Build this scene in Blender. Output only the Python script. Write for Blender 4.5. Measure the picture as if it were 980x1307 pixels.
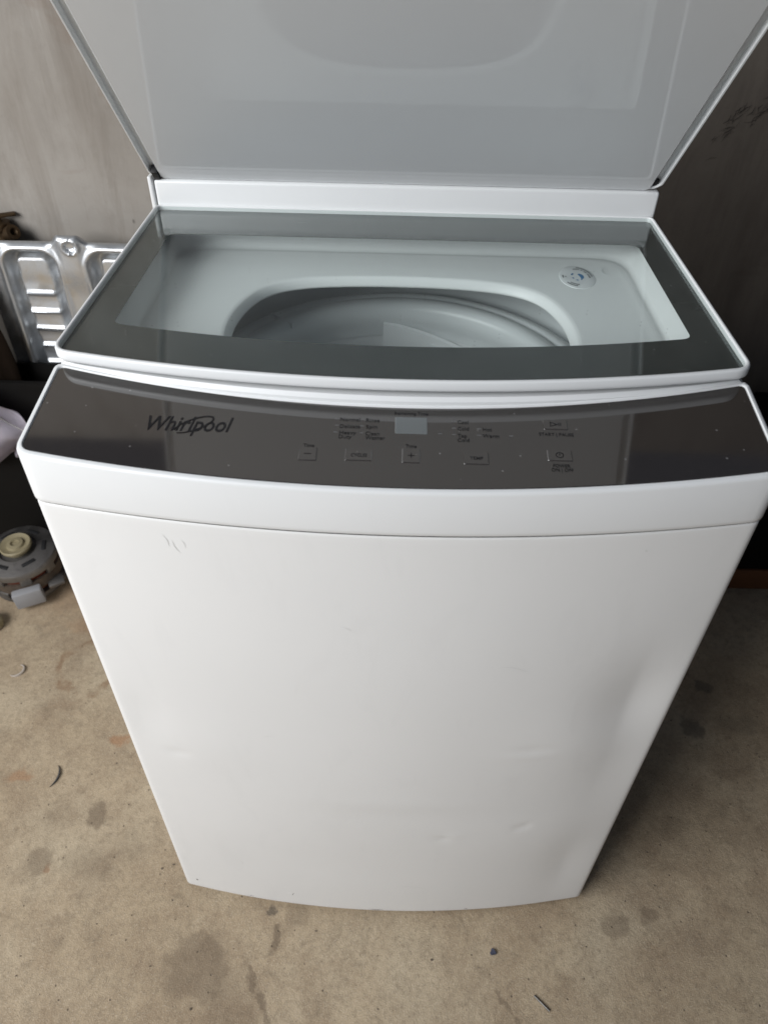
import bpy, bmesh, math, random
from mathutils import Vector, Matrix
random.seed(7)
S = bpy.context.scene
for o in list(bpy.data.objects): bpy.data.objects.remove(o)
COL = S.collection
PI = math.pi

# ------------------------------------------------------------------ camera
cd = bpy.data.cameras.new('camera'); cam = bpy.data.objects.new('camera', cd); COL.objects.link(cam)
pitch, yaw, roll = math.radians(41.75), math.radians(-0.724), math.radians(1.1775)
fw = Vector((math.sin(yaw)*math.cos(pitch), math.cos(yaw)*math.cos(pitch), -math.sin(pitch)))
rt = Vector((math.cos(yaw), -math.sin(yaw), 0)); upv = rt.cross(fw)
r2 = math.cos(roll)*rt + math.sin(roll)*upv; u2 = -math.sin(roll)*rt + math.cos(roll)*upv
M = Matrix((r2, u2, -fw)).transposed().to_4x4(); M.translation = Vector((-0.0047, -0.4495, 1.170))
cam.matrix_world = M
cd.sensor_fit = 'VERTICAL'; cd.sensor_height = 36; cd.sensor_width = 27
cd.lens = 940.15/1307*36; cd.clip_start = 0.02; cd.clip_end = 100
cd.dof.use_dof = True; cd.dof.focus_distance = 0.80; cd.dof.aperture_fstop = 7.0
S.camera = cam

# ------------------------------------------------------------------ world, lamps, exposure
w = bpy.data.worlds.new('World'); S.world = w; w.use_nodes = True
bg = w.node_tree.nodes['Background']; bg.inputs[0].default_value = (0.40, 0.60, 1.0, 1); bg.inputs[1].default_value = 0.05
def area(name, loc, target, sx, sy, energy, color):
    l = bpy.data.lights.new(name, 'AREA'); l.shape = 'RECTANGLE'; l.size = sx; l.size_y = sy; l.energy = energy; l.color = color
    o = bpy.data.objects.new(name, l); COL.objects.link(o); o.location = loc
    o.rotation_euler = (Vector(target)-Vector(loc)).to_track_quat('-Z', 'Y').to_euler(); return o
area('garage_door_daylight', (-1.75, -1.10, 1.72), (0.0, 0.1, 0.5), 1.8, 1.4, 71, (0.985, 0.99, 1.0))
area('front_fill', (-1.7, -2.5, 2.0), (0.0, 0.1, 0.6), 2.2, 1.6, 14, (0.95, 0.98, 1.0))  # unseen fill lamp, added to lift the front and the shaded side
S.view_settings.view_transform = 'Standard'; S.view_settings.look = 'None'
S.view_settings.gamma = 1; S.view_settings.exposure = 0; S.view_settings.use_curve_mapping = False
S.render.engine = 'CYCLES'; S.cycles.max_bounces = 6; S.cycles.glossy_bounces = 4; S.cycles.diffuse_bounces = 4; S.cycles.transparent_max_bounces = 12

# ------------------------------------------------------------------ helpers
def link(o, parent=None):
    COL.objects.link(o)
    if parent: o.parent = parent
    return o
def empty(name, loc=(0, 0, 0), parent=None):
    o = bpy.data.objects.new(name, None); o.location = loc; o.empty_display_size = .05; return link(o, parent)
def tag(o, label=None, cat=None, group=None, kind=None):
    for k, v in (('label', label), ('category', cat), ('group', group), ('kind', kind)):
        if v: o[k] = v
    return o
def fin(bm, name, mat, parent=None, sharp=32, recalc=True, inv=False):
    if recalc: bmesh.ops.recalc_face_normals(bm, faces=bm.faces)
    if inv: bmesh.ops.reverse_faces(bm, faces=bm.faces)
    for f in bm.faces: f.smooth = True
    lim = math.radians(sharp)
    for e in bm.edges:
        if len(e.link_faces) == 2 and e.calc_face_angle(0) > lim: e.smooth = False
    me = bpy.data.meshes.new(name); bm.to_mesh(me); bm.free()
    if isinstance(mat, (list, tuple)):
        for m in mat: me.materials.append(m)
    else: me.materials.append(mat)
    return link(bpy.data.objects.new(name, me), parent)
def loft(bm, rings, cap0=True, cap1=True, closed=True):
    vs = [[bm.verts.new(p) for p in r] for r in rings]
    n = len(rings[0])
    for a, b in zip(vs, vs[1:]):
        for i in range(n if closed else n-1):
            j = (i+1) % n
            try: bm.faces.new((a[i], a[j], b[j], b[i]))
            except ValueError: pass
    if cap0: bm.faces.new(vs[0][::-1])
    if cap1: bm.faces.new(vs[-1])
    return vs
def outline(hw, yf, sag, yb, rf, rb, n=48, cs=7):
    """plan outline: bowed front edge, straight sides and back, rounded corners"""
    P = []
    def cv(x): return yf - sag*(1-(x/hw)**2)
    def bez(a, c, b):
        for i in range(1, cs):
            t = i/cs; P.append((a[0]*(1-t)**2+2*c[0]*t*(1-t)+b[0]*t*t, a[1]*(1-t)**2+2*c[1]*t*(1-t)+b[1]*t*t))
    for i in range(n+1):
        x = -(hw-rf) + 2*(hw-rf)*i/n; P.append((x, cv(x)))
    bez((hw-rf, cv(hw-rf)), (hw, yf), (hw, yf+rf)); P.append((hw, yf+rf)); P.append((hw, yb-rb))
    bez((hw, yb-rb), (hw, yb), (hw-rb, yb)); P.append((hw-rb, yb)); P.append((-(hw-rb), yb))
    bez((-(hw-rb), yb), (-hw, yb), (-hw, yb-rb)); P.append((-hw, yb-rb)); P.append((-hw, yf+rf))
    bez((-hw, yf+rf), (-hw, yf), (-(hw-rf), cv(hw-rf)))
    return P
def at(P, z): return [(x, y, z(x, y) if callable(z) else z) for x, y in P]
def box(name, lo, hi, mat, parent=None, bev=.002, seg=2, T=None):
    bm = bmesh.new(); bmesh.ops.create_cube(bm, size=1)
    c = [(a+b)/2 for a, b in zip(lo, hi)]; d = [b-a for a, b in zip(lo, hi)]
    for v in bm.verts: v.co = Vector((c[i]+v.co[i]*d[i] for i in range(3)))
    if bev: bmesh.ops.bevel(bm, geom=bm.edges[:], offset=bev, segments=seg, profile=.5, affect='EDGES')
    if T: bm.transform(T)
    return fin(bm, name, mat, parent)
def lathe_rings(prof, n=48, c=(0, 0, 0)):
    return [[(c[0]+r*math.cos(2*PI*i/n), c[1]+r*math.sin(2*PI*i/n), c[2]+z) for i in range(n)] for r, z in prof]
def lathe(name, prof, mat, parent=None, n=48, c=(0, 0, 0), T=None, sharp=32, caps=(True, True)):
    bm = bmesh.new(); loft(bm, lathe_rings(prof, n, c), *caps)
    if T: bm.transform(T)
    return fin(bm, name, mat, parent, sharp)
def tube(name, pts, r, mat, parent=None, n=8, taper=None):
    bm = bmesh.new(); rings = []; pts = [Vector(p) for p in pts]
    for i, p in enumerate(pts):
        d = (pts[min(i+1, len(pts)-1)]-pts[max(i-1, 0)]).normalized()
        a = d.orthogonal().normalized() if i == 0 else (prev - d*prev.dot(d)).normalized()
        prev = a; b = d.cross(a); rr = r*(taper(i/(len(pts)-1)) if taper else 1)
        rings.append([p+rr*(math.cos(2*PI*k/n)*a+math.sin(2*PI*k/n)*b) for k in range(n)])
    loft(bm, rings); return fin(bm, name, mat, parent, 50)

# ------------------------------------------------------------------ materials
class NT:
    def __init__(s, name):
        s.m = bpy.data.materials.new(name); s.m.use_nodes = True; s.t = s.m.node_tree
        s.b = s.t.nodes['Principled BSDF']; s.out = s.t.nodes['Material Output']
    def n(s, typ, **kw):
        nd = s.t.nodes.new(typ)
        for k, v in kw.items(): setattr(nd, k, v)
        return nd
    def l(s, a, b): s.t.links.new(a, b)
    def put(s, inp, v):
        if hasattr(v, 'links') or hasattr(v, 'is_linked'): s.l(v, inp)
        else: inp.default_value = v
    def coord(s): return s.n('ShaderNodeTexCoord').outputs['Object']
    def noise(s, vec, scale, detail=5, rough=.55, dist=0, out='Fac'):
        q = s.n('ShaderNodeTexNoise'); s.l(vec, q.inputs['Vector'])
        q.inputs['Scale'].default_value = scale; q.inputs['Detail'].default_value = detail
        q.inputs['Roughness'].default_value = rough; q.inputs['Distortion'].default_value = dist
        return q.outputs[out]
    def scale(s, vec, v):
        q = s.n('ShaderNodeVectorMath', operation='MULTIPLY'); s.l(vec, q.inputs[0]); q.inputs[1].default_value = v; return q.outputs[0]
    def map(s, val, a, b, c=0., d=1., smooth=False):
        q = s.n('ShaderNodeMapRange'); q.interpolation_type = 'SMOOTHSTEP' if smooth else 'LINEAR'
        s.l(val, q.inputs[0])
        for i, v in enumerate((a, b, c, d)): q.inputs[i+1].default_value = v
        return q.outputs[0]
    def math(s, op, a, b=0.):
        q = s.n('ShaderNodeMath', operation=op); s.put(q.inputs[0], a); s.put(q.inputs[1], b); return q.outputs[0]
    def mix(s, fac, a, b, blend='MIX'):
        q = s.n('ShaderNodeMix', data_type='RGBA', blend_type=blend); s.put(q.inputs[0], fac)
        for i, v in ((6, a), (7, b)):
            if isinstance(v, tuple): v = v if len(v) == 4 else v+(1,)
            s.put(q.inputs[i], v)
        return q.outputs[2]
    def bump(s, h, strength=.2, dist=.001):
        q = s.n('ShaderNodeBump'); s.l(h, q.inputs['Height']); q.inputs['Strength'].default_value = strength; q.inputs['Distance'].default_value = dist
        s.l(q.outputs[0], s.b.inputs['Normal']); return q
    def set(s, **kw):
        for k, v in kw.items():
            k = {'col': 'Base Color', 'rough': 'Roughness', 'metal': 'Metallic', 'ior': 'IOR', 'coat': 'Coat Weight', 'coatr': 'Coat Roughness', 'spec': 'Specular IOR Level', 'alpha': 'Alpha'}[k]
            if isinstance(v, tuple) and len(v) == 3: v = v+(1,)
            s.put(s.b.inputs[k], v)
        return s
def simple(name, col, rough=.5, metal=0., ior=1.5, var=.06, nscale=30, bump=0, bscale=300):
    k = NT(name); c = k.coord(); nz = k.noise(c, nscale)
    lo = tuple(max(0, x*(1-var)) for x in col); hi = tuple(min(1, x*(1+var)) for x in col)
    k.set(col=k.mix(nz, lo, hi), rough=rough, metal=metal, ior=ior)
    if bump: k.bump(k.noise(c, bscale), bump)
    return k.m

def white_enamel(name, col, rough, grime=.15, peel=.03):
    k = NT(name); c = k.coord()
    n1 = k.noise(c, 5, 4); n2 = k.noise(c, 60, 3)
    base = k.mix(k.map(n1, .3, .7), tuple(x*.985 for x in col), tuple(min(1, x*1.01) for x in col))
    smear = k.map(k.noise(k.scale(c, (9, 9, 3)), 3, 6, .6, .6), .56, .8, 0, grime)
    base = k.mix(smear, base, tuple(x*.86 for x in col))
    # fine specks of dirt
    v = k.n('ShaderNodeTexVoronoi'); k.l(c, v.inputs['Vector']); v.inputs['Scale'].default_value = 24
    sp = k.math('MULTIPLY', k.map(v.outputs['Distance'], .012, .03, 1, 0), k.map(k.noise(c, 9), .62, .66))
    base = k.mix(k.math('MULTIPLY', sp, .5), base, (.2, .19, .17))
    k.set(col=base, rough=k.map(n2, .3, .7, rough*.9, rough*1.12))
    k.bump(k.noise(c, 900, 2), peel, .0004)
    return k.m
M_cab = white_enamel('cabinet_enamel', (.81, .815, .81), .42, .25)
M_white = white_enamel('white_plastic', (.80, .815, .82), .36, .12)
M_lidwhite = white_enamel('lid_gloss_white', (.71, .725, .735), .035, .10, .0)
M_basin = white_enamel('basin_plastic', (.86, .88, .88), .38, .15)
M_ring = simple('basket_ring_plastic', (.70, .73, .74), .35, var=.03)
M_tub = simple('basket_plastic', (.84, .86, .87), .3, var=.03)
M_dark = simple('black_gap', (.012, .012, .013), .6)
M_print = simple('black_print', (.004, .004, .006), .35, var=0)
M_led = simple('indicator_window', (.13, .13, .13), .35)
M_lcd = simple('display_window', (.16, .175, .178), .25, var=.04, nscale=400)

def gloss_dark(name, col, ior, dust=1., rough=.05):
    k = NT(name); c = k.coord()
    v = k.n('ShaderNodeTexVoronoi', voronoi_dimensions='2D'); k.l(c, v.inputs['Vector']); v.inputs['Scale'].default_value = 62
    sep = k.n('ShaderNodeSeparateColor'); k.l(v.outputs['Color'], sep.inputs[0])
    keep = k.map(sep.outputs[0], .84, .86); rad = k.map(sep.outputs[1], 0, 1, .018, .060)
    sp = k.math('MULTIPLY', k.math('LESS_THAN', v.outputs['Distance'], rad), keep)
    # short hair scratches
    s2 = k.noise(k.scale(c, (14, 420, 60)), 1, 2, .5, .7); zone = k.map(k.noise(c, 17, 2), .60, .66)
    sc = k.math('MULTIPLY', k.map(s2, .70, .73), zone)
    m = k.math('MULTIPLY', k.math('MAXIMUM', sp, sc), .45*dust)
    haze = k.map(k.noise(k.scale(c, (1, 1.6, 1)), 9, 6, .6), .35, .8, 0, .10)
    b = k.mix(haze, col, tuple(x*1.9+.01 for x in col))
    k.set(col=k.mix(m, b, (.62, .62, .62)), rough=k.map(haze, 0, .1, rough, rough*2.2), ior=ior)
    return k.m
M_panel = gloss_dark('smoked_control_glass', (.034, .029, .026), 2.1, .5)
M_button = gloss_dark('smoked_button', (.040, .035, .032), 2.1, .2, .06)
M_border = gloss_dark('printed_glass_border', (.045, .05, .049), 1.5, .5)

def pane():
    k = NT('clear_lid_glass')
    lw = k.n('ShaderNodeLayerWeight'); lw.inputs[0].default_value = .5
    f = k.math('ADD', k.math('MULTIPLY', k.math('POWER', lw.outputs['Facing'], 5.), .55), .022)
    tr = k.n('ShaderNodeBsdfTransparent'); tr.inputs[0].default_value = (.955, .975, .97, 1)
    gl = k.n('ShaderNodeBsdfGlossy'); gl.inputs['Roughness'].default_value = .02
    mx = k.n('ShaderNodeMixShader'); k.l(f, mx.inputs[0]); k.l(tr.outputs[0], mx.inputs[1]); k.l(gl.outputs[0], mx.inputs[2])
    # a thin film of dust
    df = k.n('ShaderNodeBsdfDiffuse'); df.inputs[0].default_value = (.6, .62, .62, 1)
    c = k.coord(); dust = k.map(k.noise(c, 14, 6, .65), .35, .8, .006, .03)
    v = k.n('ShaderNodeTexVoronoi', voronoi_dimensions='2D'); k.l(c, v.inputs['Vector']); v.inputs['Scale'].default_value = 45
    sep = k.n('ShaderNodeSeparateColor'); k.l(v.outputs['Color'], sep.inputs[0])
    sp = k.math('MULTIPLY', k.math('LESS_THAN', v.outputs['Distance'], .035), k.map(sep.outputs[0], .86, .88, 0, .3))
    m2 = k.n('ShaderNodeMixShader'); k.l(k.math('MAXIMUM', dust, sp), m2.inputs[0]); k.l(mx.outputs[0], m2.inputs[1]); k.l(df.outputs[0], m2.inputs[2])
    k.l(m2.outputs[0], k.out.inputs[0]); return k.m
M_glass = pane()

def concrete():
    k = NT('stained_concrete'); c = k.coord()
    n1 = k.noise(c, 2.2, 7, .6); n2 = k.noise(c, 14, 8, .65, .4); n3 = k.noise(c, 140, 5, .7); n4 = k.noise(c, 520, 3, .6)
    base = k.mix(k.map(n1, .3, .7), (.405, .308, .198), (.505, .408, .282))
    base = k.mix(k.map(n2, .40, .70, 0, .75), base, (.275, .198, .128))
    base = k.mix(k.map(k.noise(c, 4.5, 6, .6, .3), .50, .72, 0, .6), base, (.54, .455, .325))
    base = k.mix(k.map(n3, .45, .72, 0, .5), base, (.19, .145, .095))
    base = k.mix(k.map(k.noise(c, 38, 6, .7, .5), .52, .72, 0, .5), base, (.19, .145, .095))
    base = k.mix(k.map(n4, .54, .70, 0, .5), base, (.60, .52, .41))
    base = k.mix(k.map(k.noise(c, 330, 2, .5), .66, .74, 0, .5), base, (.13, .105, .08))
    # pits and grit
    v = k.n('ShaderNodeTexVoronoi', voronoi_dimensions='2D'); k.l(c, v.inputs['Vector']); v.inputs['Scale'].default_value = 38
    sep = k.n('ShaderNodeSeparateColor'); k.l(v.outputs['Color'], sep.inputs[0])
    pit = k.math('MULTIPLY', k.map(v.outputs['Distance'], .03, .06, 1, 0), k.map(sep.outputs[0], .86, .88))
    base = k.mix(k.math('MULTIPLY', pit, .6), base, (.09, .075, .06))
    # spills, drips and rust spots, each with its own place and outline
    wob = k.noise(c, 26, 4, .6, out='Color')
    wv = k.n('ShaderNodeVectorMath', operation='MULTIPLY_ADD'); k.l(wob, wv.inputs[0]); wv.inputs[1].default_value = (.05, .05, 0); wv.inputs[2].default_value = (-.025, -.025, 0)
    ad = k.n('ShaderNodeVectorMath', operation='ADD'); k.l(c, ad.inputs[0]); k.l(wv.outputs[0], ad.inputs[1]); pos = ad.outputs[0]
    DK = (.145, .105, .068); RU = (.33, .15, .06); BL = (.07, .06, .05)
    stains = [(-.258, -.108, .046, .048, 0, DK, .62, .35), (-.20, -.165, .035, .05, .3, DK, .35, .5), (-.155, -.066, .006, .022, -.15, DK, .8, .4), (-.168, -.025, .006, .010, 0, BL, .8, .4),
        (-.185, -.115, .006, .022, .5, DK, .75, .4), (-.163, -.145, .005, .020, .45, DK, .75, .4), (-.150, -.170, .006, .012, .4, DK, .7, .4), (.172, -.135, .004, .018, .4, DK, .65, .4), (.187, -.16, .004, .012, .4, DK, .6, .4), (-.125, -.030, .018, .022, 0, DK, .35, .5),
        (-.478, .242, .016, .014, 0, RU, .7, .5), (-.621, .173, .022, .010, .2, RU, .55, .5), (-.52, .02, .007, .007, 0, RU, .6, .5),
        (-.468, .110, .017, .020, .2, DK, .75, .4), (-.533, .029, .018, .022, 0, DK, .6, .45), (-.535, .10, .030, .022, 0, DK, .28, .6), (-.454, .029, .035, .026, 0, DK, .4, .7), (-.47, -.085, .014, .014, 0, DK, .4, .5), (-.40, .06, .03, .03, 0, DK, .25, .7),
        (.349, -.035, .018, .018, .4, DK, .6, .4), (.404, -.018, .015, .011, 0, DK, .6, .4), (.603, .392, .020, .016, 0, BL, .7, .4), (.557, .306, .017, .021, .3, BL, .7, .4), (.645, .317, .045, .020, 0, BL, .35, .5), (.47, .12, .03, .02, .3, DK, .4, .6),
        (-.66, .60, .10, .08, 0, RU, .25, .9), (-.60, .50, .05, .02, 0, RU, .3, .8)]
    brk = k.map(k.noise(c, 70, 5, .7), .3, .7, -.35, .35)
    for (x, y, rx, ry, a, col, am, soft) in stains:
        mp = k.n('ShaderNodeMapping'); mp.vector_type = 'TEXTURE'; k.l(pos, mp.inputs[0])
        mp.inputs['Location'].default_value = (x, y, 0); mp.inputs['Rotation'].default_value = (0, 0, a); mp.inputs['Scale'].default_value = (rx, ry, 1)
        ln = k.n('ShaderNodeVectorMath', operation='LENGTH'); k.l(mp.outputs[0], ln.inputs[0])
        base = k.mix(k.map(k.math('ADD', ln.outputs['Value'], brk), 1-soft*1.0, 1+soft*.7, am*.8, 0, True), base, col, 'MIX')
    # a rusty ring left by a can
    mp = k.n('ShaderNodeMapping'); mp.vector_type = 'TEXTURE'; k.l(pos, mp.inputs[0]); mp.inputs['Location'].default_value = (-.575, .40, 0); mp.inputs['Scale'].default_value = (.06, .06, 1)
    ln = k.n('ShaderNodeVectorMath', operation='LENGTH'); k.l(mp.outputs[0], ln.inputs[0])
    ring = k.map(k.math('ABSOLUTE', k.math('SUBTRACT', ln.outputs['Value'], 1.)), .05, .16, .6, 0)
    base = k.mix(k.math('MULTIPLY', ring, k.map(k.noise(c, 22), .4, .55)), base, (.21, .115, .055))
    k.set(col=base, rough=k.map(n2, .3, .7, .62, .85))
    h = k.math('ADD', k.math('MULTIPLY', n3, .6), k.math('MULTIPLY', n4, .5)); h = k.math('SUBTRACT', h, k.math('MULTIPLY', pit, .8))
    k.bump(h, .7, .003); return k.m
M_floor = concrete()

def wallmat(name, a, b, stain, streak):
    k = NT(name); c = k.coord()
    st = k.noise(k.scale(c, (7, 7, 1.3)), 1.5, 9, .68, .5); n1 = k.noise(c, 3.2, 6, .6); n2 = k.noise(c, 60, 6, .7)
    base = k.mix(k.map(n1, .3, .7), a, b)
    base = k.mix(k.map(st, .46, .68, 0, .75), base, streak)
    base = k.mix(k.map(k.noise(k.scale(c, (16, 16, 4)), 1.4, 8, .75, .4), .5, .75, 0, .4), base, tuple(x*.72 for x in a))
    base = k.mix(k.map(k.noise(c, 5.2, 5, .6, .8), .60, .78, 0, .7), base, stain)
    base = k.mix(k.map(n2, .55, .8, 0, .25), base, tuple(x*.7 for x in a))
    v = k.n('ShaderNodeTexVoronoi'); k.l(k.scale(c, (1, 1, .6)), v.inputs['Vector']); v.inputs['Scale'].default_value = 15
    sep = k.n('ShaderNodeSeparateColor'); k.l(v.outputs['Color'], sep.inputs[0])
    pit = k.math('MULTIPLY', k.map(v.outputs['Distance'], .03, .06, 1, 0), k.map(sep.outputs[0], .6, .63))
    base = k.mix(k.math('MULTIPLY', pit, .8), base, tuple(x*.15 for x in a))
    k.set(col=base, rough=.8); k.bump(k.math('ADD', k.math('MULTIPLY', n2, .5), st), .25, .002); return k.m
M_wall = wallmat('stained_plaster', (.26, .232, .20), (.375, .35, .318), (.19, .12, .08), (.19, .16, .13))

M_wall_shade = wallmat('shade_toned_wall', (.115, .098, .082), (.165, .145, .122), (.06, .045, .035), (.085, .070, .058))  # right-hand wall, its shade put into a darker brown base colour
def metalmat(name, col, rough):
    k = NT(name); c = k.coord(); n1 = k.noise(c, 22, 6, .65, .6); n2 = k.noise(c, 7, 4)
    k.set(col=k.mix(k.map(n1, .45, .7, 0, .6), col, tuple(x*.55 for x in col)), metal=1., rough=k.map(n1, .3, .75, rough*.75, rough*1.7))
    k.bump(n2, .05, .006); return k.m
M_galv = metalmat('galvanised_steel', (.66, .68, .70), .38)
M_cast = metalmat('cast_aluminium', (.24, .23, .22), .5)
M_brass = metalmat('tarnished_brass', (.13, .09, .055), .45)
M_steel = metalmat('plain_steel', (.22, .21, .2), .45)
M_lam = simple('lamination_stack', (.11, .085, .065), .6, .4, var=.3, nscale=120)
M_copper = simple('copper_winding', (.22, .06, .035), .35, .6, var=.4, nscale=260)
M_cream = simple('cream_plastic', (.27, .23, .14), .45, var=.12, nscale=50)
M_blk = simple('black_plastic', (.005, .0045, .004), .7, ior=1.25)
M_brown = simple('dark_brown_card', (.010, .006, .0035), .95, ior=1.2, var=.3, nscale=18, bump=.2)
M_orange = simple('orange_brown_wood', (.16, .06, .02), .7, var=.3, nscale=14)
M_cloth = simple('pale_lilac_cloth', (.60, .56, .63), .9, var=.10, nscale=12, bump=.3, bscale=900)
M_grey = simple('grey_plastic', (.28, .28, .29), .5)

# ------------------------------------------------------------------ setting
FZ = -.010
def sheet(name, verts, mat):
    bm = bmesh.new(); bm.faces.new([bm.verts.new(v) for v in verts]); o = fin(bm, name, mat, recalc=False); tag(o, kind='structure'); return o
sheet('floor', [(-6, -6, FZ), (6, -6, FZ), (6, 1.0, FZ), (-6, 1.0, FZ)], M_floor)
wl = box('wall_left', (-3.0, .88, FZ-.02), (.0, .98, 1.99), M_wall, bev=0); tag(wl, kind='structure')
wr = box('wall_right', (.0, .886, FZ-.02), (3.0, .98, 1.99), M_wall_shade, bev=0); tag(wr, kind='structure')

# ------------------------------------------------------------------ washing machine
WM = tag(empty('washing_machine', (0, .22, FZ)), 'white top-loading washing machine with dented curved front, dark control panel and raised lid', 'washing machine')
ROOT = WM.location.copy()
def own(o):
    """keep world placement under the washer's base"""
    o.parent = WM; o.location = -ROOT; return o

# cabinet with the dents of its front sheet
DENTS = [(.262, .515, .050, .075, -.0060), (.225, .455, .075, .06, .0022), (.285, .40, .05, .10, -.0030), (.255, .14, .035, .10, -.0022), (.20, .23, .09, .07, .0015), (.156, .445, .022, .006, -.0009), (.150, .437, .03, .008, .0006),
    (.073, .241, .010, .006, -.0010), (.085, .247, .012, .005, .0007), (.175, .267, .005, .006, -.0011), (.165, .262, .006, .006, -.0009), (.004, .327, .10, .016, .0004), (.004, .30, .12, .025, -.0004),
    (-.241, .398, .012, .006, -.0012), (-.282, .466, .035, .05, -.0026), (-.20, .42, .06, .05, .0010), (-.12, .50, .12, .16, -.0014), (.06, .58, .16, .10, .0010), (-.05, .15, .14, .06, -.0009)]
def dent(x, z):
    d = 0
    for (a, b, sx, sz, h) in DENTS: d += 1.0*h*math.exp(-((x-a)/sx)**2-((z-b)/sz)**2)
    return d*max(0, min(1, (.2970-abs(x))/.050))
bm = bmesh.new(); rings = []
zs = [0.0, .0012, .0035] + [.006+(.7655-.006)*i/110 for i in range(111)] + [.7668, .7680]
for z in zs:
    ins = .0028 if z == 0.0 else .0010 if z == .0012 else 0
    if z == .7668: ins = .0001
    if z == .7680: ins = .0008
    ring = []
    for (x, y) in outline(.2985-ins, .0015+ins, .030, .495, .009, .012, n=120):
        if y < .012 and 0.003 < z < .765: y -= dent(x, z)
        ring.append((x, y, z))
    rings.append(ring)
loft(bm, rings, True, False); cabinet = own(fin(bm, 'cabinet', M_cab, sharp=60))
# scuffs, chips and hair scratches on the painted front
def front_y(x, z): return .0015-.030*(1-(x/.2985)**2)-dent(x, z)-.00025
M_scr = simple('paint_scratch', (.72, .72, .71), .5); M_chip = simple('paint_chip', (.13, .12, .11), .6); M_chipw = simple('primer_chip', (.93, .93, .93), .5)
def scuff(p0, p1, w0, mat, bend=.1):
    bm = bmesh.new(); (xa, za), (xb, zb) = p0, p1; L = math.hypot(xb-xa, zb-za); nx, nz = -(zb-za)/L, (xb-xa)/L; A = []; B = []
    for i in range(9):
        t = i/8; k = bend*L*math.sin(PI*t); x, z = xa+(xb-xa)*t+nx*k, za+(zb-za)*t+nz*k; h = w0*(.15+.85*math.sin(PI*t))/2
        A.append((x-nx*h, front_y(x-nx*h, z-nz*h), z-nz*h)); B.append((x+nx*h, front_y(x+nx*h, z+nz*h), z+nz*h))
    loft(bm, [A, B], False, False, closed=False); o = fin(bm, 'scuff_mark', mat); o.parent = cabinet
for p0, p1, w0, mt, b in [((-.1915, .752), (-.1880, .738), .0008, M_scr, .1), ((-.184, .746), (-.179, .732), .0009, M_scr, -.1), ((-.176, .748), (-.174, .738), .0006, M_scr, .1), ((-.2775, .030), (-.2755, .026), .0026, M_chip, 0), ((-.140, .0395), (-.128, .0405), .0018, M_chipw, .1), ((-.132, .034), (-.129, .042), .0010, M_chip, .1),
        ((-.047, .655), (-.036, .648), .0005, M_scr, .1), ((.204, .748), (.2065, .7465), .0016, M_scr, 0), ((-.135, .456), (-.124, .460), .0005, M_scr, .2), ((-.200, .130), (-.196, .118), .0006, M_scr, .1), ((.065, .2425), (.078, .2405), .0007, M_scr, .2), ((.02, .09), (.06, .084), .0005, M_scr, .1), ((.10, .60), (.13, .59), .0004, M_scr, .1), ((-.02, .0065), (.002, .0065), .0012, M_chip, 0), ((.12, .008), (.126, .0085), .0012, M_chip, 0), ((-.2, .009), (-.192, .0085), .0010, M_chip, 0)]:
    scuff(p0, p1, w0, mt, b)
bm = bmesh.new(); loft(bm, [at(outline(.2945, .0055, .030, .49, .009, .012), z) for z in (.755, .775)], False, False); own(fin(bm, 'seam_gasket', M_dark))
for x in (-.24, .24):
    for y in (.05, .43): own(lathe('levelling_foot', [(.018, FZ), (.02, FZ+.004), (.012, FZ+.006), (.012, .004)], M_blk, c=(x, y, 0), n=20))

# console: white surround with the sloped smoked-glass panel
SL = .149
def pz(x, y): return .8196 + SL*y
NRM = Vector((0, -SL, 1)).normalized()
def cout(ins, back=.0):
    # bowed front and bowed back, same point count
    hw = .3005-ins; yf = ins; n = 56; P = []; rf = max(.014-ins, .006); rb = .006
    yb = .1075-back; sf = .030; sb = .0405
    f = lambda x: yf - sf*(1-(x/hw)**2)
    b = lambda x: yb - sb*(1-(x/hw)**2)
    def bez(a, c, d):
        for i in range(1, 7):
            t = i/7; P.append((a[0]*(1-t)**2+2*c[0]*t*(1-t)+d[0]*t*t, a[1]*(1-t)**2+2*c[1]*t*(1-t)+d[1]*t*t))
    for i in range(n+1): x = -(hw-rf)+2*(hw-rf)*i/n; P.append((x, f(x)))
    bez(P[-1], (hw, yf), (hw, yf+rf)); P.append((hw, yf+rf)); P.append((hw, yb-rb)); bez((hw, yb-rb), (hw, yb), (hw-rb, b(hw-rb)))
    for i in range(n+1): x = (hw-rb)-2*(hw-rb)*i/n; P.append((x, b(x)))
    bez(P[-1], (-hw, yb), (-hw, yb-rb)); P.append((-hw, yb-rb)); P.append((-hw, yf+rf)); bez((-hw, yf+rf), (-hw, yf), P[0])
    return P
bm = bmesh.new()
loft(bm, [at(cout(.0006), .7706), at(cout(.0001), .7714), at(cout(0), .775), at(cout(0), lambda x, y: pz(x, y)-.003), at(cout(.0007), lambda x, y: pz(x, y)-.0010), at(cout(.0020), pz), at(cout(.0042, .0022), pz), at(cout(.0050, .003), lambda x, y: pz(x, y)-.0012), at(cout(.0050, .003), lambda x, y: pz(x, y)-.004)])
console = own(fin(bm, 'console', M_white, sharp=50))
def sub(o, part=None):
    o.parent = part or console; return o
bm = bmesh.new()
loft(bm, [at(cout(.0053, .0033), lambda x, y: pz(x, y)-.006), at(cout(.0053, .0033), lambda x, y: pz(x, y)-.0012), at(cout(.0060, .0040), lambda x, y: pz(x, y)-.0008)])
sub(fin(bm, 'control_glass', M_panel, sharp=12))
PT = Matrix.Translation((0, 0, .8196-.0008)) @ Matrix(((1, 0, 0, 0), (0, NRM.z, NRM.y, 0), (0, -NRM.y, NRM.z, 0), (0, 0, 0, 1)))
PZ = 1/NRM.z
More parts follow.
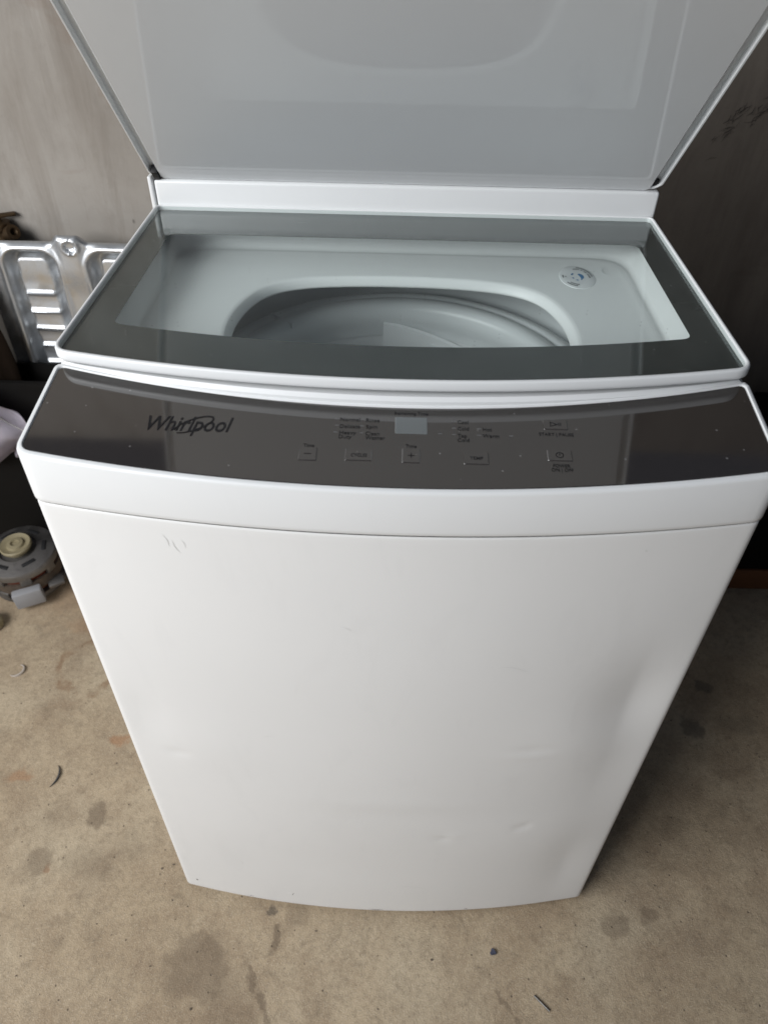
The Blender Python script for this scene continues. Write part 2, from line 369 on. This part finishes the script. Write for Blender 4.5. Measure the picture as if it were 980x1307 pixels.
def text_mesh(s, x0, x1, y0, cap, mat, bold=0., shear=0., h=.00025, T=PT, name='lettering', mid=False, space=1.):
    cu = bpy.data.curves.new('t', 'FONT'); cu.body = s; cu.size = 1; cu.offset = bold; cu.shear = shear; cu.resolution_u = 3; cu.space_character = space
    o = bpy.data.objects.new('t', cu); COL.objects.link(o); bpy.context.view_layer.update()
    me = bpy.data.meshes.new_from_object(o.evaluated_get(bpy.context.evaluated_depsgraph_get()))
    bpy.data.objects.remove(o); bpy.data.curves.remove(cu)
    xs = [v.co.x for v in me.vertices]; a, b = min(xs), max(xs); sy = cap/.70
    for v in me.vertices:
        v.co = T @ Vector((x0+(v.co.x-a)/(b-a)*(x1-x0), y0*PZ+v.co.y*sy, h))
    me.name = name; me.materials.clear(); me.materials.append(mat)
    return link(bpy.data.objects.new(name, me))
def ltr(*a, **k): return sub(text_mesh(*a, **k))
# logo
ltr('Whirlpool', -.2035, -.1345, .0298, .0165, M_print, bold=.012, shear=.22, name='logo_lettering')
bm = bmesh.new(); cx, cy, A, B, ang = -.1655, .0370, .0165, .0062, .52
N = 72; inner = []; outer = []
for i in range(N+1):
    t = -2.75+i/N*5.65; wd = .0015*(.45+.55*math.sin(PI*i/N)**.7)
    def e(k): x, y = (A+k)*math.cos(t), (B+k)*math.sin(t); return PT @ Vector((cx+x*math.cos(ang)-y*math.sin(ang), (cy+x*math.sin(ang)+y*math.cos(ang))*PZ, .0004))
    inner.append(e(-wd/2)); outer.append(e(wd/2))
loft(bm, [inner, outer], False, False, closed=False); sub(fin(bm, 'logo_swoosh', M_print))
# small print
sm = .0040
for s, x0, x1, y in [('Normal', -.0481, -.0318, .0461), ('Rinse', -.0271, -.0160, .0458), ('Delicate', -.0478, -.0314, .0381), ('Spin', -.0269, -.0178, .0382), ('Heavy', -.0478, -.0345, .0308), ('Duty', -.0480, -.0379, .0262),
        ('Clean', -.0270, -.0157, .0305), ('Washer', -.0268, -.0112, .0258), ('Cool', .0474, .0561, .0465), ('Cold', .0471, .0561, .0388), ('Tap', .0468, .0540, .0308), ('Cold', .0466, .0560, .0260), ('Hot', .0673, .0746, .0387), ('Warm', .0669, .0800, .0314)]:
    ltr(s, x0, x1, y, sm, M_print, bold=.003)
ltr('Remaining Time', -.0040, .0235, .0552, .0034, M_print, bold=.004)
ltr('Time', -.0752, -.0665, .0158, .0034, M_print, bold=.004); ltr('Time', .0053, .0141, .0179, .0034, M_print, bold=.004)
ltr('START | PAUSE', .1123, .1400, .0354, .0036, M_print, bold=.004); ltr('POWER', .1195, .1328, .0013, .0034, M_print, bold=.004); ltr('ON | OFF', .1178, .1347, -.0030, .0034, M_print, bold=.004)
for x, y in [(-.0509, .0482), (-.0503, .0408), (-.0511, .0330), (-.0303, .0482), (-.0300, .0408), (-.0300, .0330), (.0328, .0344), (.0443, .0488), (.0441, .0412), (.0438, .0338), (.0643, .0412), (.0639, .0336), (.0896, .0340)]:
    sub(box('indicator_light', (x-.0016, y*PZ-.0006, 0), (x+.0016, y*PZ+.0006, .0002), M_led, bev=0, T=PT))
sub(box('display_window', (-.0033, .0338, -.001), (.0227, .0528, .0003), M_lcd, bev=.0003, seg=1, T=PT))
def flat(o):
    for p in o.data.polygons: p.use_smooth = False
    return o
def button(x0, x1, y0, y1): return sub(flat(box('button', (x0, y0*PZ, -.001), (x1, y1*PZ, .0006), M_button, bev=.00045, seg=1, T=PT)))
button(-.0781, -.0639, .0010, .0148); button(-.0417, -.0209, .0023, .0145); button(.0026, .0167, .0014, .0168); button(.0506, .0700, .0017, .0147); button(.1168, .1364, .0426, .0536); button(.1162, .1355, .0079, .0198)
BH = .0008
ltr('CYCLES', -.0372, -.0246, .0062, .0034, M_print, bold=.008, h=BH); ltr('TEMP', .0555, .0657, .0064, .0032, M_print, bold=.008, h=BH)
def mark(bars, name='button_symbol'):
    bm = bmesh.new()
    for a, b, wd in bars:
        a = Vector((a[0], a[1]*PZ)); b = Vector((b[0], b[1]*PZ)); d = (b-a).normalized()*wd/2; q = Vector((-d.y, d.x))
        bm.faces.new([bm.verts.new(PT @ Vector((*p, BH))) for p in (a-q-d, b-q+d, b+q+d, a+q-d)])
    sub(fin(bm, name, M_print))
mark([((-.0735, .0080), (-.0685, .0080), .0006)]); mark([((.0072, .0090), (.0122, .0090), .0006)]); mark([((.0097, .0066), (.0097, .0114), .0006)], 'button_symbol')
mark([((.1225, .0460), (.1225, .0505), .0006), ((.1225, .0505), (.1280, .0482), .0006), ((.1280, .0482), (.1225, .0460), .0006), ((.1292, .0468), (.1292, .0498), .0006), ((.1308, .0468), (.1308, .0498), .0006)])
ring = [(.1258+.0029*math.cos(t), .0139+.0027*math.sin(t)) for t in [PI/2+.35+i*(2*PI-.7)/22 for i in range(23)]]
mark([(a, b, .0006) for a, b in zip(ring, ring[1:])] + [((.1258, .0139), (.1258, .0170), .0006)])

# white deck under the window lid, from the console back
# ring-shaped top so that the basin stays open
def polar(P, c, n=288):
    """resample a closed outline by angle about c"""
    out = []
    for i in range(n):
        a = -PI/2+2*PI*i/n; d = (math.cos(a), math.sin(a)); best = None
        for (x0, y0), (x1, y1) in zip(P, P[1:]+P[:1]):
            ex, ey = x1-x0, y1-y0; den = d[0]*ey-d[1]*ex
            if abs(den) < 1e-12: continue
            qx, qy = x0-c[0], y0-c[1]; t = (qx*ey-qy*ex)/den; u = (qx*d[1]-qy*d[0])/den
            if t > 0 and -1e-6 <= u <= 1+1e-6 and (best is None or t > best): best = t
        out.append((c[0]+d[0]*best, c[1]+d[1]*best))
    return out
CEN = (0, .245)
o0 = polar(outline(.2975, .1065, .041, .49, .004, .010), CEN); o1 = polar(outline(.2935, .1090, .041, .487, .004, .010), CEN)
iA = polar(outline(.276, .150, .028, .420, .022, .022), CEN)
bm = bmesh.new(); loft(bm, [at(o0, .7705), at(o0, .833), at(o1, .8365), at(iA, .8365)], False, False); own(fin(bm, 'top_deck', M_white))

# basin (tub cover) seen through the window
def dshape(r, clip, k=1.0):
    P = []
    for i in range(200):
        a = 2*PI*i/200; x, y = r*math.cos(a), r*math.sin(a)
        # soft clip of the circle at the back and front
        lim = clip+.012; s = .070
        if y > lim-s: y = lim-s+s*(1-math.exp(-(y-lim+s)/s))
        if y < -(lim-s+.01): y = -(lim-s+.01)-s*(1-math.exp((y+lim-s+.01)/s))
        P.append((x, .228+y))
    return polar(P, CEN)
iM = polar(outline(.2655, .156, .027, .4135, .03, .034), CEN); iB = polar(outline(.256, .162, .026, .406, .036, .042), CEN)
def lerp(A, B, t): return [(a[0]*(1-t)+b[0]*t, a[1]*(1-t)+b[1]*t) for a, b in zip(A, B)]
D2 = dshape(.1770, .1240); D1 = dshape(.1752, .1225); D0 = dshape(.1705, .1190)
rings = [at(iA, .8363), at(lerp(iA, iM, .15), .8345), at(iM, .8190), at(lerp(iM, iB, .3), .8162), at(lerp(iM, iB, .6), .8158), at(lerp(iM, iB, .85), .8170), at(iB, .8174), at(lerp(iB, D2, .06), .8166), at(lerp(iB, D2, .15), .8160), at(lerp(iB, D2, .5), .8150), at(lerp(iB, D2, .95), .8140), at(D2, .8138), at(D1, .8126), at(D0, .8060), at(D0, .8040), at(dshape(.1725, .1210), .8025), at(dshape(.205, .150), .8010)]
bm = bmesh.new(); loft(bm, rings, False, False); basin = own(fin(bm, 'basin', M_basin, sharp=28, recalc=False))
# basket with its balance ring
BC = (0, .238, -.008)
prof = [(.226, .60), (.226, .742), (.222, .751), (.213, .755), (.206, .754), (.203, .750), (.199, .750), (.196, .757), (.186, .760), (.177, .757), (.173, .750), (.172, .735), (.176, .728), (.176, .715)]
basket = own(lathe('basket', prof, M_ring, n=96, c=BC, sharp=50, caps=(False, False)))
prof = [(.1775, .728), (.179, .700), (.1795, .692), (.177, .689), (.1795, .686), (.180, .655), (.1805, .648), (.178, .645), (.1805, .642), (.181, .50), (.180, .42), (.17, .40), (.05, .405), (.03, .43), (.0, .432)]
sub(lathe('basket_wall', prof, M_tub, n=96, c=BC, sharp=50, caps=(False, False)), basket)
# curved lint-filter plate on the back wall of the basket, with a sloping top edge
bm = bmesh.new(); A = []; B = []; C2 = []; D3 = []
for i in range(29):
    th = math.radians(36+(97-36)*i/28); t = i/28; zt = .690+.044*t; c_, s_ = math.cos(th), math.sin(th)
    A.append((.1735*c_, .1735*s_, .60)); B.append((.1700*c_, .1700*s_, .60)); C2.append((.1690*c_, .1690*s_, zt)); D3.append((.1735*c_, .1735*s_, zt+.002))
loft(bm, [A, B, C2, D3, A], False, False, closed=False); bm.transform(Matrix.Translation(BC)); sub(fin(bm, 'lint_filter', M_tub, sharp=40), basket)
bm = bmesh.new(); R = []
for i in range(17):
    th = math.radians(52+(76-52)*i/16); c_, s_ = math.cos(th), math.sin(th); zt = .690+.044*((math.degrees(th)-36)/61)-.010
    R.append([(r*c_, r*s_, zt+dz) for r, dz in ((.1690, 0), (.1655, -.001), (.1655, -.008), (.1690, -.009))])
loft(bm, R); bm.transform(Matrix.Translation(BC)); sub(fin(bm, 'filter_grip', M_ring), basket)
for a in range(0, 360, 24):
    if a not in (48, 120): continue
    th = math.radians(a); sub(box('ring_rib', (-.0012, .1725, .752), (.0012, .2125, .7590), M_ring, bev=.0005, T=Matrix.Translation(BC) @ Matrix.Rotation(th, 4, 'Z')), basket)
lathe_outer = own(lathe('outer_tub', [(.245, .77), (.246, .45), (.24, .36), (.0, .36)], M_ring, n=64, c=BC, caps=(False, False)))
# sticker on the basin floor: round, with a blue emblem and rings of tiny print
from mathutils.bvhtree import BVHTree
bvh = BVHTree.FromPolygons([v.co.copy() for v in basin.data.vertices], [tuple(p.vertices) for p in basin.data.polygons])
def on_basin(x, y, h): 
    hit = bvh.ray_cast(Vector((x, y, .835)), Vector((0, 0, -1)))[0]; return Vector((x, y, (hit.z if hit else .81)+h))
M_stick = simple('sticker_white', (.78, .80, .81), .4, var=.02); M_blue = simple('sticker_blue', (.015, .17, .40), .4); M_inkgrey = simple('sticker_ink', (.10, .11, .12), .5)
SX, SY, SR = .1985, .3570, .0200
bm = bmesh.new(); loft(bm, [[on_basin(SX+r*math.cos(2*PI*i/40), SY+r*1.45*math.sin(2*PI*i/40), h) for i in range(40)] for r, h in ((SR, 0), (SR, .0004), (SR*.99, .0005), (SR*.5, .0005))]); sticker = own(fin(bm, 'sticker', M_stick))
def arc(r0, r1, a0, a1, cx, cy, n=10, rs=None):
    bm = bmesh.new(); A = []; B = []
    for i in range(n+1):
        t = a0+(a1-a0)*i/n; k = (math.sin(PI*i/n)**.6 if rs else 1); m = (r0+r1)/2; d = (r1-r0)/2*max(k, .05)
        A.append(on_basin(cx+(m-d)*math.cos(t), cy+(m-d)*1.45*math.sin(t), .0009)); B.append(on_basin(cx+(m+d)*math.cos(t), cy+(m+d)*1.45*math.sin(t), .0009))
    loft(bm, [A, B], False, False, closed=False); return bm
for (r0, r1, a0, a1, dx, dy) in [(.0022, .0068, -.9, 1.5, .0008, .0003), (.0045, .0066, 1.9, 2.7, -.001, .001), (.0035, .0055, 3.3, 3.9, -.001, 0), (.0040, .0058, 4.2, 4.8, 0, -.001), (.0040, .0055, 5.1, 5.6, .001, -.001)]:
    sub(fin(arc(r0, r1, a0, a1, SX+dx, SY+dy, 12, True), 'emblem', M_blue), sticker)
for (r, a0, a1, n) in [(.0168, .05, 1.45, 13), (.0138, -.1, 1.75, 14), (.0160, 3.75, 4.55, 7), (.0132, 3.9, 4.7, 7), (.0160, 2.95, 3.25, 3), (.0130, 3.05, 3.2, 2)]:
    for i in range(n):
        t = a0+(a1-a0)*i/n
        if random.random() < .85: sub(fin(arc(r-.0008, r+.0008, t, t+(a1-a0)/n*.72, SX, SY, 2), 'sticker_print', M_inkgrey), sticker)
# white inspection scuff and moulded clip on the basin's right wall
sub(fin(arc(.0055, .0070, 1.9, 4.6, .2355, .372, 14, True), 'moulding_mark', M_inkgrey if False else M_ring), basin)

# window lid: white rim, one sheet of glass with a dark printed border
def lo(ins): return outline(.2985-ins, .1015+ins, .035, .4500-ins*.5, max(.016-ins, .008), max(.010-ins, .004), n=56)
bm = bmesh.new()
loft(bm, [at(lo(.0075), .8420), at(lo(.0012), .8420), at(lo(.0002), .8432), at(lo(0), .8452), at(lo(0), .8500), at(lo(.0006), .8515), at(lo(.0018), .8521), at(lo(.0032), .8519), at(lo(.0039), .8510), at(lo(.0040), .8460), at(lo(.0075), .8455)], False, False)
wlid = own(fin(bm, 'window_lid', M_white, sharp=60))
def wo(ins=0): return outline(.2635-ins, .1615+ins, .029, .3760-ins, .009, .010, n=56)
bm = bmesh.new(); loft(bm, [at(lo(.0042), .8466), at(wo(), .8466), at(wo(), .8460), at(lo(.0042), .8460), at(lo(.0042), .8466)], False, False); sub(fin(bm, 'glass_border', M_border), wlid)
bm = bmesh.new(); loft(bm, [at(lo(.0043), .8470), at(lo(.0043), .8505), at(lo(.0048), .8509)]); sub(fin(bm, 'glass_pane', M_glass, sharp=12), wlid)

# rear hinge bar behind the window lid
hb = own(box('hinge_bar', (-.2955, .4506, .8366), (.2995, .492, .8800), M_white, bev=.0035, seg=4))
sub(box('hinge_end_plate', (-.3030, .4520, .8366), (-.2985, .492, .8830), M_white, bev=.0012), hb)

# raised lid leaning forward over the washer
TH = math.radians(48)
V = Vector((0, -math.cos(TH), math.sin(TH))); Wn = Vector((0, -math.sin(TH), -math.cos(TH)))
LT = Matrix(((1, 0, 0, 0), (0, V.y, Wn.y, .4560), (0, V.z, Wn.z, .8815), (0, 0, 0, 1)))
def rr(hw, v0, v1, r, n=8):
    P = []
    for cx, cy, a0 in ((hw-r, v1-r, 0), (-hw+r, v1-r, PI/2), (-hw+r, v0+r, PI), (hw-r, v0+r, 1.5*PI)):
        for i in range(n+1): a = a0+PI/2*i/n; P.append((cx+r*math.cos(a), cy+r*math.sin(a)))
    return P
def lring(hw, v0, v1, r, h): return [LT @ Vector((x, y, h)) for x, y in rr(hw, v0, v1, r)]
LL = .392
bm = bmesh.new()
loft(bm, [lring(.294, .006, LL-.006, .010, -.018), lring(.299, .001, LL-.001, .012, -.014), lring(.300, 0, LL, .012, -.010), lring(.300, 0, LL, .012, -.001), lring(.2994, .0006, LL-.0006, .012, 0), lring(.2978, .002, LL-.002, .011, 0), lring(.2972, .003, LL-.003, .010, -.001), lring(.2970, .003, LL-.003, .010, -.007)])
lid = own(fin(bm, 'lid', M_white, sharp=50))
bm = bmesh.new(); loft(bm, [lring(.2870, -.001, LL-.014, .006, -.0065), lring(.2870, -.001, LL-.014, .006, .0005), lring(.2862, 0, LL-.015, .006, .0012)]); sub(fin(bm, 'inner_panel', M_lidwhite, sharp=12), lid)
sub(box('hinge', (-.2945, -.004, -.006), (-.2875, .016, .004), M_dark, bev=.001, T=LT), lid)
sub(box('hinge', (.2895, -.004, -.006), (.2945, .014, -.002), M_dark, bev=.001, T=LT), lid)

# ------------------------------------------------------------------ left background
# stamped steel panel standing against the wall
def sstep(a, b, x): t = max(0, min(1, (x-a)/(b-a))); return t*t*(3-2*t)
def rrd(x, z, cx, cz, hx, hz, r):
    qx, qz = abs(x-cx)-hx+r, abs(z-cz)-hz+r
    return math.hypot(max(qx, 0), max(qz, 0))+min(max(qx, qz), 0)-r
X0, X1, Z0, Z1 = -.745, -.381, FZ, .653
BAYS = [(-.6600, .0475), (-.5090, .0475)]
def relief(x, z):
    h = 0
    for cx, hx in BAYS:
        d = rrd(x, z, cx, .342, hx, .297, .028)
        h += .0045*math.exp(-((d-.004)/.0045)**2)
        h -= .030*sstep(0, -.009, d)
        di = rrd(x, z, cx-.001, .342, hx-.014, .284, .016)
        h += .021*sstep(0, -.006, di+.0012*math.sin(z*130+cx*40))
        if di < 0:
            for zr in (.556, .521, .486, .451, .415, .38, .345):
                h += .0050*math.exp(-((z-zr+.15*(x-cx)*.1)/.0026)**2)*sstep(0, -.006, di)
                h -= .0012*math.exp(-((z-zr-.020)/.012)**2)*sstep(0, -.01, di)
    # raised stem between the bays with a stamped dimple
    h += .007*sstep(.030, .012, abs(x+.584))*sstep(.55, .61, z)
    d = math.hypot((x+.580)/.011, (z-.648)/.010); h -= .005*sstep(1.1, .6, d); h += .003*math.exp(-((d-1.2)/.2)**2)
    h += .0010*math.sin(x*17+z*13)
    return h
NX, NZ = 130, 220
bm = bmesh.new(); G = []; GB = []
for j in range(NZ+1):
    r = []; rb = []
    for i in range(NX+1):
        x = X0+(X1-X0)*i/NX
        zt = Z1+.014*sstep(.034, .016, abs(x+.584))-.004*sstep(.0, .02, X0+.02-x); z = Z0+(zt-Z0)*j/NZ
        y = .812-(.7-z)*.02; hh = relief(x, z)
        hh -= .006*sstep(zt-.006, zt, z)
        r.append(bm.verts.new((x, y-hh, z))); rb.append(bm.verts.new((x, y-hh+.0015, z)))
    G.append(r); GB.append(rb)
for j in range(NZ):
    for i in range(NX):
        bm.faces.new((G[j][i], G[j][i+1], G[j+1][i+1], G[j+1][i])); bm.faces.new((GB[j][i], GB[j+1][i], GB[j+1][i+1], GB[j][i+1]))
for j in range(NZ):
    for i in (0, NX): bm.faces.new((G[j][i], G[j+1][i], GB[j+1][i], GB[j][i]))
for i in range(NX):
    for j in (0, NZ): bm.faces.new((G[j][i], G[j][i+1], GB[j][i+1], GB[j][i]))
tag(fin(bm, 'stamped_metal_panel', M_galv, sharp=80), 'silver stamped metal panel with ribbed bays leaning on the wall left of the washer', 'metal panel')

# black tub the panel and sack rest in, white cloth over its rim
def rect_ring(cx, cy, hx, hy, r, z, n=6):
    return [(cx+x, cy+y, z) for x, y in [(sx*(hx-r)+r*math.cos(a0+PI/2*i/n), sy*(hy-r)+r*math.sin(a0+PI/2*i/n)) for sx, sy, a0 in ((1, 1, 0), (-1, 1, PI/2), (-1, -1, PI), (1, -1, 1.5*PI)) for i in range(n+1)]]
bm = bmesh.new(); cx, cy = -.88, .765
loft(bm, [rect_ring(cx, cy, .30, .030, .02, FZ), rect_ring(cx, cy, .302, .031, .02, FZ+.01), rect_ring(cx, cy, .312, .034, .02, .40), rect_ring(cx, cy, .317, .038, .02, .402), rect_ring(cx, cy, .317, .038, .02, .418), rect_ring(cx, cy, .310, .031, .02, .419), rect_ring(cx, cy, .298, .026, .02, .02)])
tag(fin(bm, 'black_tub', M_blk), 'black plastic tub behind the old motor, left of the washer', 'tub')
# brown sack
bm = bmesh.new(); R = []
for j in range(25):
    t = j/24; z = .19+.50*t; a = .088*(math.sin(PI*(.12+.80*t))**.55)*(1-.16*t); rg = []
    for i in range(36):
        th = 2*PI*i/36; k = 1+.06*math.sin(5*th+3*t)+.04*math.sin(9*th-7*t)
        rg.append((-.800+a*k*math.cos(th)-.02*t, .764+a*.24*k*math.sin(th), z+.006*math.sin(3*th)))
    R.append(rg)
loft(bm, R); tag(fin(bm, 'brown_sack', M_brown, sharp=60), 'dark brown sack slumped in front of the silver metal panel', 'sack')
# cloth
bm = bmesh.new(); NXc, NZc = 36, 36; G = []
for j in range(NZc+1):
    r = []
    for i in range(NXc+1):
        u, t = i/NXc, j/NZc
        edge = .800-.112*sstep(0, .62, t)+.053*sstep(.66, 1., t)+.006*math.sin(t*14)
        x = -.98+(.98-edge)*u; z = .462-.218*t+.014*math.sin(u*7)*t+.012*u*t
        y = .708-.03*math.sin(PI*min(1, t*1.1))**.5+.012*math.sin(u*19+t*4)+.009*math.sin(u*33-t*9)+.006*math.sin(t*21+u*5)
        if t < .15: y += .06*(1-t/.15)
        r.append(bm.verts.new((x, y, z)))
    G.append(r)
for j in range(NZc):
    for i in range(NXc): bm.faces.new((G[j][i], G[j][i+1], G[j+1][i+1], G[j+1][i]))
bmesh.ops.solidify(bm, geom=bm.faces[:], thickness=.004)
tag(fin(bm, 'cloth', M_cloth, sharp=80), 'crumpled pale lilac-white cloth hanging over the black tub', 'cloth')
# brass valve on the wall
bv = tag(empty('brass_valve', (-.722, .858, .622)), 'tarnished brass pipe valve against the wall above the silver panel', 'valve')
def loc(o, p): o.parent = p; return o
loc(lathe('valve_body', [(.012, -.10), (.012, .005), (.019, .008), (.019, .022), (.015, .026), (.015, .036), (.021, .038), (.021, .048), (.010, .050), (.006, .058), (.0, .058)], M_brass, n=18, sharp=25), bv)
loc(lathe('valve_outlet', [(.009, .0), (.009, .028), (.013, .029), (.013, .042), (.007, .043), (.0, .03)], M_brass, n=16, T=Matrix.Translation((0, 0, .02)) @ Matrix.Rotation(math.radians(62), 4, 'Y') @ Matrix.Rotation(math.radians(25), 4, 'X')), bv)
loc(box('valve_handle', (-.032, -.006, .055), (.034, .006, .061), M_brass, bev=.002, T=Matrix.Rotation(.5, 4, 'Z')), bv)
tag(tube('thin_wire', [(-.86, .735, .445), (-.80, .70, .405), (-.73, .675, .365), (-.66, .665, .325), (-.58, .66, .27), (-.50, .665, .17), (-.46, .67, FZ)], .0011, M_cast, n=6), 'thin pale wire crossing the dark gap beside the console', 'wire')

# old electric motor on the floor
MO = tag(empty('electric_motor', (-.768, .618, FZ)), 'old washer motor with cream pulley and copper windings on the concrete floor', 'motor')
MO.scale = (.98, .98, .94); MO.rotation_euler = (math.radians(3), math.radians(-2), .25)
R0 = .076
loc(lathe('lower_end_bell', [(.0, 0), (.055, 0), (.068, .008), (R0, .020), (R0, .030), (.070, .030), (.0, .030)], M_cast, MO, n=56), MO)
loc(lathe('lamination_stack', [(.0, .044), (.073, .044), (.073, .070), (.0, .070)], M_lam, n=56), MO)
loc(lathe('copper_winding', [(.0, .028), (.060, .028), (.066, .034), (.066, .080), (.060, .086), (.0, .086)], M_copper, n=56), MO)
loc(lathe('upper_end_bell', [(.070, .086), (R0, .086), (R0, .096), (.073, .102), (.058, .106), (.038, .110), (.036, .104), (.0, .104)], M_cast, n=56, caps=(False, False)), MO)
for i in range(8):   # pillars that leave the windows open
    a = 2*PI*i/8+.2
    for z0, z1 in ((.029, .045), (.069, .087)):
        loc(box('pillar', (R0-.009, -.011, z0), (R0-.0005, .011, z1), M_cast, bev=.002, T=Matrix.Rotation(a, 4, 'Z')), MO)
for i in range(6):
    a = 2*PI*i/6; loc(box('bell_vent', (.047, -.014, .1035), (.056, .014, .1090), M_dark, bev=.002, T=Matrix.Rotation(a, 4, 'Z')), MO)
loc(lathe('pulley', [(.0, .104), (.022, .104), (.025, .112), (.026, .114), (.031, .117), (.032, .123), (.030, .126), (.024, .123), (.018, .122), (.016, .127), (.009, .128), (.008, .124), (.0, .124)], M_cream, n=48), MO)
loc(box('terminal_plate', (-.034, -R0-.014, .018), (.024, -R0+.006, .062), M_grey, bev=.004, T=Matrix.Rotation(.18, 4, 'Z')), MO)
loc(box('bracket', (.030, -R0-.004, .040), (.062, -R0+.022, .048), M_cast, bev=.001, T=Matrix.Rotation(.28, 4, 'Z')), MO)
tag(lathe('cream_cap', [(.0, 0), (.02, 0), (.024, .004), (.024, .018), (.02, .022), (.0, .022)], M_cream, n=28, c=(-.806, .490, FZ)), 'small cream plastic cap on the floor in front of the motor', 'cap')

# ------------------------------------------------------------------ right background
db = tag(empty('dark_bin', (.98, .70, FZ)), 'dark bin with an orange-brown base board in the shade right of the washer', 'bin')
loc(box('bin_body', (-.30, -.05, .062), (.40, .08, .425), M_blk, bev=.01), db)
loc(box('base_board', (-.31, -.045, 0), (.42, .08, .058), M_orange, bev=.003), db)
loc(box('handle', (-.262, -.066, .345), (-.14, -.052, .365), M_grey, bev=.004), db)

# ------------------------------------------------------------------ crumbs on the floor
import math as m
def curl(name, x, y, r, a0, a1, wd, mat, label, cat, rz=0):
    bm = bmesh.new(); A = []; B = []; C_ = []; D_ = []; n = 16
    for i in range(n+1):
        t = a0+(a1-a0)*i/n; k = wd*(.3+.7*m.sin(PI*i/n)); px, py = x+r*m.cos(t), y+r*m.sin(t)
        A.append((px, py, FZ+.0005)); B.append((px*1, py, FZ+.0005+k)); C_.append((px+k*.5*m.cos(t), py+k*.5*m.sin(t), FZ+.0005+k)); D_.append((px+k*.5*m.cos(t), py+k*.5*m.sin(t), FZ+.0005))
    loft(bm, [A, B, C_, D_, A], False, False, closed=False); tag(fin(bm, name, mat), label, cat)
M_shav = simple('pale_shaving', (.50, .45, .40), .5); M_rub = simple('rubber_shaving', (.06, .06, .062), .7); M_bluec = simple('blue_grey_crumb', (.045, .048, .075), .8)
curl('plastic_curl', -.713, .384, .013, -2.2, 1.4, .005, M_shav, 'curled pale shaving on the floor at far left', 'shaving')
curl('rubber_curl', -.585, .172, .028, -.75, .75, .004, M_rub, 'black curved rubber sliver on the floor left of the washer', 'sliver')
tag(tube('nail', [(.213, -.128, FZ+.002), (.232, -.146, FZ+.002)], .0014, M_steel), 'thin steel nail on the floor in front of the washer', 'nail')
bm = bmesh.new(); bmesh.ops.create_icosphere(bm, subdivisions=2, radius=.0042)
for v in bm.verts: v.co *= 1+.35*m.sin(v.co.x*900+v.co.y*700); v.co.z *= .5
bm.transform(Matrix.Translation((.161, -.075, FZ+.002))); tag(fin(bm, 'crumb', M_bluec), 'dark blue-grey crumb on the concrete in front of the washer', 'crumb')
bm = bmesh.new()
for _ in range(330):
    x = random.uniform(-.95, .95); y = random.uniform(-.25, .5)
    if abs(x) < .3 and y > -.04: continue
    s = random.choice([.0005, .0005, .0006, .0007, .0009, .0011, .0015])
    ret = bmesh.ops.create_icosphere(bm, subdivisions=1, radius=s, matrix=Matrix.Translation((x, y, FZ+s*.5)) @ Matrix.Diagonal((random.uniform(.7, 1.8), random.uniform(.7, 1.4), .7, 1)))
tag(fin(bm, 'floor_grit', simple('grit', (.14, .11, .08), .8, var=.7, nscale=9)), 'loose grit and specks scattered over the concrete floor', 'grit', kind='stuff')

# black rubbed scuffs on the right-hand wall
M_scuff = simple('black_scuff', (.045, .037, .031), .8, var=.4, nscale=80)
bm = bmesh.new()
for _ in range(46):
    t = random.random(); x = .515+.085*t+random.gauss(0, .010); z = .838+.050*t+random.gauss(0, .012); l = random.uniform(.006, .022); a = random.uniform(.2, 1.3); wd = random.uniform(.0004, .0013)
    d = Vector((m.cos(a), 0, m.sin(a))); q = Vector((-d.z, 0, d.x)); P0 = Vector((x, .8845, z)); b_ = random.uniform(-.004, .004)
    loft(bm, [[P0-d*l/2-q*wd*.2, P0-d*l/2+q*wd*.2], [P0+q*(b_-wd/2), P0+q*(b_+wd/2)], [P0+d*l/2-q*wd*.2, P0+d*l/2+q*wd*.2]], False, False, closed=False)
so = fin(bm, 'scuff_marks', M_scuff, recalc=False); so.parent = wr; tag(so, kind='stuff')
